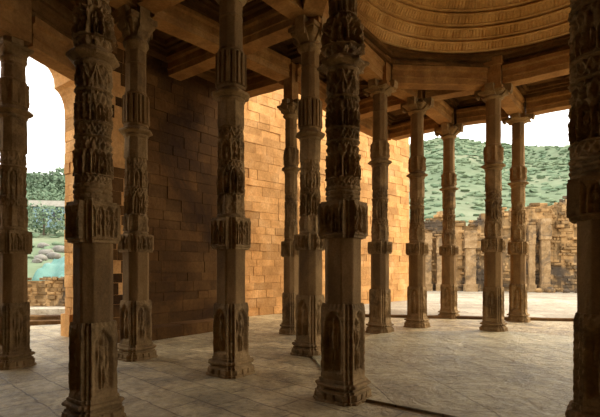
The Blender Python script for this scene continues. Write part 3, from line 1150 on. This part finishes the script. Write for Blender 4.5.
# ------------------------------------------------------------------ ruined wall beyond the courtyard, right
RW0, RW1 = Vector((6.5, 30.6, 0)), Vector((20.5, 27.6, 0))
rd = (RW1 - RW0)
rl = rd.length
ro = Vector((rd.y, -rd.x, 0)).normalized()


def ruin_top(s):
    t = s / rl
    return 4.6 + 1.95 * t - 0.7 * math.exp(-((t - 0.33) / 0.06) ** 2) + 0.5 * math.exp(-((t - 0.22) / 0.05) ** 2) + 0.8 * float(vnoise(s * 1.3, 2.2, 0.5)) \
        + 0.7 * float(vnoise(s * 3.9, 7.2, 0.5))


def ruin_hole(s, z):
    return (3.7 < s < 4.25 and 0.6 < z < 2.0) or (7.2 < s < 7.8 and 0.5 < z < 2.2)


rw = struct(block_wall('wall_right', RW0, rd, rl, 8.0, M['ruin'], depth=0.9, out=ro, seed=21, course=0.2, lmin=0.14, lmax=0.6, jit=0.085, top=ruin_top,
                       gap=0.03, round_=0.03, hole=ruin_hole))


def pilaster(s, w, h, lab):
    c = RW0 + rd.normalized() * s + ro * (0.05 + w * 0.55)
    root = empty('pilaster', c, math.atan2(rd.y, rd.x))
    tag(root, lab, 'pilaster')
    k = w / 2
    for nm, z0, z1, f in (('base', 0.0, 0.55, 1.35), ('shaft', 0.55, h * 0.72, 1.0), ('capital', h * 0.72, h, 1.2)):
        m_ = MB()
        th_ = thetas(24, (math.pi / 4,))
        n_ = max(4, int((z1 - z0) / 0.12))
        loft(m_, th_, [(z0 + (z1 - z0) * i / n_, R_sq(th_, k * f * (1.08 if i % 4 == 0 else 1.0)) + 0.03 * fbm(np.cos(th_) * 4 + s, np.sin(th_) * 4, z0 + i * 0.5, 2))
                       for i in range(n_ + 1)])
        m_.build(nm, M['pilaster'], root, 30)


for s_, w_, h_, lab in [(2.1, 0.42, 3.9, 'narrow half pilaster at the left end of the ruined wall'),
                        (2.85, 0.36, 3.6, 'short pilaster left of the farthest slim pillar, on the ruined wall'),
                        (4.75, 0.6, 4.0, 'broad pilaster on the ruined wall between the two middle slim pillars'),
                        (8.45, 0.34, 4.3, 'thin broken pilaster on the ruined wall beside the sunlit slim pillar'),
                        (9.2, 0.5, 4.7, 'tall pale pilaster at the middle of the ruined wall, right of all slim pillars')]:
    pilaster(s_, w_, h_, lab)
# painted door panel inside the small opening
dc = RW0 + rd.normalized() * 3.97 - ro * 0.35
dmb = MB()
dmb.box(-0.32, 0.32, -0.03, 0.03, 0.42, 1.55)
for i in range(4):
    dmb.box(-0.30 + i * 0.155, -0.18 + i * 0.155, -0.05, -0.03, 0.5, 1.48)
do = struct(dmb.build('door_1', M['greendoor']))
do.location = dc
do.rotation_euler = (0, 0, math.atan2(rd.y, rd.x))


def rock(mb, c, r, seed, flat=0.7):
    rs = np.random.default_rng(seed)
    bm = bmesh.new()
    bmesh.ops.create_icosphere(bm, subdivisions=2, radius=1.0)
    v = np.array([p.co for p in bm.verts])
    k = 1 + 0.5 * fbm(v[:, 0] * 1.4 + seed * 3.1, v[:, 1] * 1.4, v[:, 2] * 1.4 + seed, 2)
    v = v * k[:, None] * np.array([r, r * 0.8, r * flat])
    v += np.array(c)
    bm.faces.ensure_lookup_table()
    mb.add([tuple(p) for p in v], [tuple(x.index for x in f.verts) for f in bm.faces])
    bm.free()


rk = random.Random(5)
for i, (s_, r_) in enumerate([(8.7, 0.26), (9.3, 0.34), (10.2, 0.22), (10.9, 0.28)]):
    c = RW0 + rd.normalized() * s_ + ro * rk.uniform(0.6, 1.1)
    m_ = MB()
    rock(m_, (c.x, c.y, 0.085 + r_ * 0.4), r_, 40 + i)
    tag(m_.build('fallen_stone', M['ruin'], None, 50), 'fallen stone on the courtyard at the foot of the ruined wall, near the right pillar', 'stone',
        'fallen stones below the ruined wall')

# ------------------------------------------------------------------ outside, left: low rubble wall, kerbs, tarpaulin, house, trees
lw = struct(block_wall('wall_front', (-17.0, 19.5, -0.06), (1, 0.0, 0), 11.5, 1.28, M['ruin'], depth=0.5, out=(0, -1, 0), seed=31, course=0.16, lmin=0.16, lmax=0.45,
                       jit=0.03, gap=0.03, round_=0.02, top=lambda s: 1.3 + 0.16 * float(vnoise(s * 1.5, 0, 0))))
tag(rough_strip('kerb', (-12.5, 16.3), (-6.2, 16.3), 0.5, -0.06, 0.14, M['court'], seed=4), 'long pale stone kerb in front of the low rubble wall', 'kerb')
tag(rough_strip('kerb', (-11.5, 14.15), (-7.62, 14.35), 0.34, -0.06, 0.09, M['soffit'], seed=5), 'dark low stone kerb crossing the archway, nearest the hall', 'kerb')
tag(rough_strip('kerb', (-11.0, 12.25), (-5.9, 13.55), 0.22, -0.06, 0.06, M['soffit'], seed=6), 'thin dark kerb at the edge of the hall floor, under the archway', 'kerb')

# tarpaulin over a shed
tp = MB()
NX, NY = 26, 12
for j in range(NY):
    for i in range(NX):
        a, b = i / (NX - 1), j / (NY - 1)
        x = -15.2 + 3.6 * a
        y = 25.4 + 2.4 * b + 0.15 * math.sin(a * 9)
        z = 1.05 + 1.2 * b ** 0.8 - 0.5 * (1 - b) * abs(math.sin(a * 3.1 + 0.4)) + 0.2 * math.sin(a * 17 + b * 4) * (1 - 0.5 * b) \
            + 0.3 * float(vnoise(a * 11, b * 7, 1.0)) + 0.25 * max(0, a - 0.6) * (b < 0.5) - 0.7 * max(0, 0.15 - a)
        tp.v.append((x, y, z))
for j in range(NY - 1):
    for i in range(NX - 1):
        a = j * NX + i
        tp.f.append((a, a + 1, a + 1 + NX, a + NX))
to_ = tp.build('tarpaulin', M['tarp'], None, 60)
sm = to_.modifiers.new('thickness', 'SOLIDIFY')
sm.thickness = 0.02
tag(to_, 'crumpled turquoise tarpaulin spread behind the low rubble wall', 'tarpaulin')


# terrain ---------------------------------------------------------------
def terrain_h(ang, r):
    """ang measured from +y towards +x"""
    t = np.clip((ang + 0.50) / 0.62, 0, 1)
    slope = 0.182 + (0.292 - 0.182) * t
    slope = slope * (1 + 0.17 * np.clip((0.47 - ang) / 0.15, 0, 1) * t + 0.05 * t)
    rr = np.clip((r - (25.0 + 20 * t)) / 200.0, 0, 1.18)
    h = slope * 200.0 * rr * (1 - 0.12 * np.clip(rr, 0, 1)) * 1.08
    x, y = r * np.sin(ang), r * np.cos(ang)
    h = h + (fbm(x * 0.02, y * 0.02, 0.3, 4) * 9.0 + 5 * fbm(x * 0.06, y * 0.06, 1.3, 3)) * np.clip((r - 60) / 120, 0, 1) - 0.15 - 0.6 * (rr <= 0)
    return np.where(r > 262, h - (r - 262) * 0.4, h)


NA, NR = 150, 60
aa = np.linspace(-0.95, 0.95, NA)
rrs = 25 + (300 - 25) * np.linspace(0, 1, NR) ** 1.4
A_, R_ = np.meshgrid(aa, rrs)
H_ = terrain_h(A_, R_)
hm = MB()
hm.v = [(float(r * math.sin(a)), float(r * math.cos(a)), float(h)) for a, r, h in zip(A_.ravel(), R_.ravel(), H_.ravel())]
for j in range(NR - 1):
    for i in range(NA - 1):
        a = j * NA + i
        hm.f.append((a, a + 1, a + 1 + NA, a + NA))
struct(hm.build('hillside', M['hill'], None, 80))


def ico(sub=1):
    bm = bmesh.new()
    bmesh.ops.create_icosphere(bm, subdivisions=sub, radius=1.0)
    v = np.array([p.co for p in bm.verts])
    bm.faces.ensure_lookup_table()
    f = [tuple(x.index for x in q_.verts) for q_ in bm.faces]
    bm.free()
    return v, f


IV, IF = ico(1)
sc = MB()
rs = np.random.default_rng(11)
cnt = 0
while cnt < 11000:
    a = rs.uniform(-0.75, 0.75)
    r = 36 + 228 * rs.uniform() ** 0.75
    x, y = r * math.sin(a), r * math.cos(a)
    if float(vnoise(x * 0.03, y * 0.03, 4.4)) < rs.uniform(-0.75, 0.2):
        continue
    if a < -0.3 and (r < 36 or math.hypot(x + 26.6, y - 51) < 7):
        continue
    k = rs.uniform(0.4, 0.95) * (0.5 + r / 300)
    h = float(terrain_h(np.array(a), np.array(r)))
    v = IV * (1 + 0.5 * rs.uniform(-1, 1, (len(IV), 1))) * np.array([k * rs.uniform(0.9, 1.5), k, k * rs.uniform(0.4, 0.7)]) + np.array([x, y, h + k * 0.12])
    sc.add([tuple(p) for p in v], IF)
    cnt += 1
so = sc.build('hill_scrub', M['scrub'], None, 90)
so['kind'] = 'stuff'
tag(so, 'pale green scrub and bushes covering the hillside', 'bushes')


def tree(x, y, h, w, lab, seed, cat='tree', cz=0.64):
    a, r = math.atan2(x, y), math.hypot(x, y)
    z0 = float(terrain_h(np.array(a), np.array(r)))
    root = empty(cat, (x, y, z0))
    tag(root, lab, cat)
    rs = np.random.default_rng(seed)
    m_ = MB()
    th_ = thetas(8)
    loft(m_, th_, [(-0.4, 0.05 * h + 0 * th_), (h * 0.3, 0.035 * h + 0 * th_), (h * 0.62, 0.018 * h + 0 * th_)])
    for i in range(4):
        b = rs.uniform(0, 6.28)
        p0, p1 = Vector((0, 0, h * rs.uniform(0.28, 0.5))), Vector((math.cos(b) * w * 0.3, math.sin(b) * w * 0.3, h * rs.uniform(0.6, 0.8)))
        d = p1 - p0
        n1 = d.orthogonal().normalized() * 0.012 * h
        n2 = d.cross(n1).normalized() * 0.012 * h
        m_.prism([(1, 0), (0, 1), (-1, 0), (0, -1)], [lambda p, o=o_, k=k_: tuple(o + (n1 * p[0] + n2 * p[1]) * k) for o_, k_ in ((p0, 1), (p1, 0.4))])
    m_.build('trunk', M['bark'], root)
    m_ = MB()
    nl = 900
    for i in range(nl):
        d = rs.normal(size=3)
        d /= np.linalg.norm(d)
        cc = d * rs.uniform(0.45, 1.0) ** 0.6
        lob = 1 + 0.45 * float(vnoise(d[0] * 2 + seed, d[1] * 2, d[2] * 2))
        p = np.array([cc[0] * w * 0.5 * lob, cc[1] * w * 0.5 * lob, h * cz + cc[2] * h * (1.02 - cz) * lob])
        t1 = rs.normal(size=3)
        t1 /= np.linalg.norm(t1)
        t2 = np.cross(t1, d)
        t2 /= (np.linalg.norm(t2) + 1e-6)
        k = h * rs.uniform(0.03, 0.075)
        m_.add([tuple(p + t1 * k), tuple(p + t2 * k * 0.7), tuple(p - t1 * k), tuple(p - t2 * k * 0.7)], [(0, 1, 2, 3)])
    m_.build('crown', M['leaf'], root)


def at(px, py, Y):
    return (px - 300) * Y / FPX, EYE + (268 - py) * Y / FPX


for px_, ytop, Y_, w_, sd, lab in [(36, 170, 92, 6.5, 51, 'hazy tree on the skyline beside the pillar that stands before the archway'),
                                   (61, 167, 90, 6.5, 52, 'hazy tree on the skyline close to the arch jamb'),
                                   (49, 181, 88, 8.0, 54, 'low round bush on the skyline between the two hazy trees'),
                                   (52, 190, 70, 11.0, 56, 'broad pale tree on the slope above the house roof'),
                                   (33, 197, 64, 9.0, 55, 'pale green tree on the slope, half hidden by the pillar before the archway'),
                                   (44, 219, 44, 5.4, 53, 'rounded green tree in front of the blue grey house')]:
    x_, zt_ = at(px_, ytop, Y_)
    g_ = float(terrain_h(np.array(math.atan2(x_, Y_)), np.array(math.hypot(x_, Y_))))
    tree(x_, Y_, max(3.0, (zt_ - g_) / 1.05), w_, lab, sd, cz=0.5 if ytop > 185 else 0.6)

# the blue-grey house on the slope
hx, hy = -26.6, 50.0
hz = float(terrain_h(np.array(math.atan2(hx, hy)), np.array(math.hypot(hx, hy)))) + 0.3
house = empty('house', (hx, hy, hz - 0.6), math.radians(6))
tag(house, 'blue grey house with a pale flat roof edge on the slope beyond the archway', 'house')
m_ = MB()
m_.box(-2.9, 3.5, 0, 4, -1.0, 2.7)
m_.build('wall', M['bluewall'], house)
m_ = MB()
m_.box(-3.3, 3.9, -0.5, 4.4, 2.7, 2.95)
m_.box(-3.2, 3.8, -0.4, -0.25, 2.95, 3.35)
m_.build('roof', M['paleplaster'], house)
for i in range(4):
    m_ = MB()
    x_ = -2.3 + i * 1.5
    m_.box(x_, x_ + 0.8, -0.05, 0.02, 1.2, 2.1)
    w_ = m_.build('window', M['darkglass'], house)
    m_ = MB()
    m_.box(x_ - 0.08, x_ + 0.88, -0.12, -0.05, 1.1, 1.2)
    m_.build('window_sill', M['paleplaster'], w_)
# pale boulders tumbled below it
for i, (px, py, Y, r_) in enumerate([(41, 254, 32, 0.55), (47, 250, 34, 0.7), (54, 251, 33, 0.65), (60, 246, 36, 0.75), (63, 252, 32, 0.5), (50, 255, 30, 0.45), (37, 256, 31, 0.4), (57, 255, 31, 0.5), (44, 246, 37, 0.6)]):
    x_, z_ = at(px, py, Y)
    zt = float(terrain_h(np.array(math.atan2(x_, Y)), np.array(math.hypot(x_, Y))))
    r_ *= 0.8
    m_ = MB()
    rock(m_, (x_, Y, zt + r_ * 0.25), r_, 60 + i, 0.65)
    tag(m_.build('boulder', M['boulder'], None, 50), 'pale grey boulder on the slope behind the turquoise tarpaulin', 'boulder', 'boulders behind the tarpaulin')
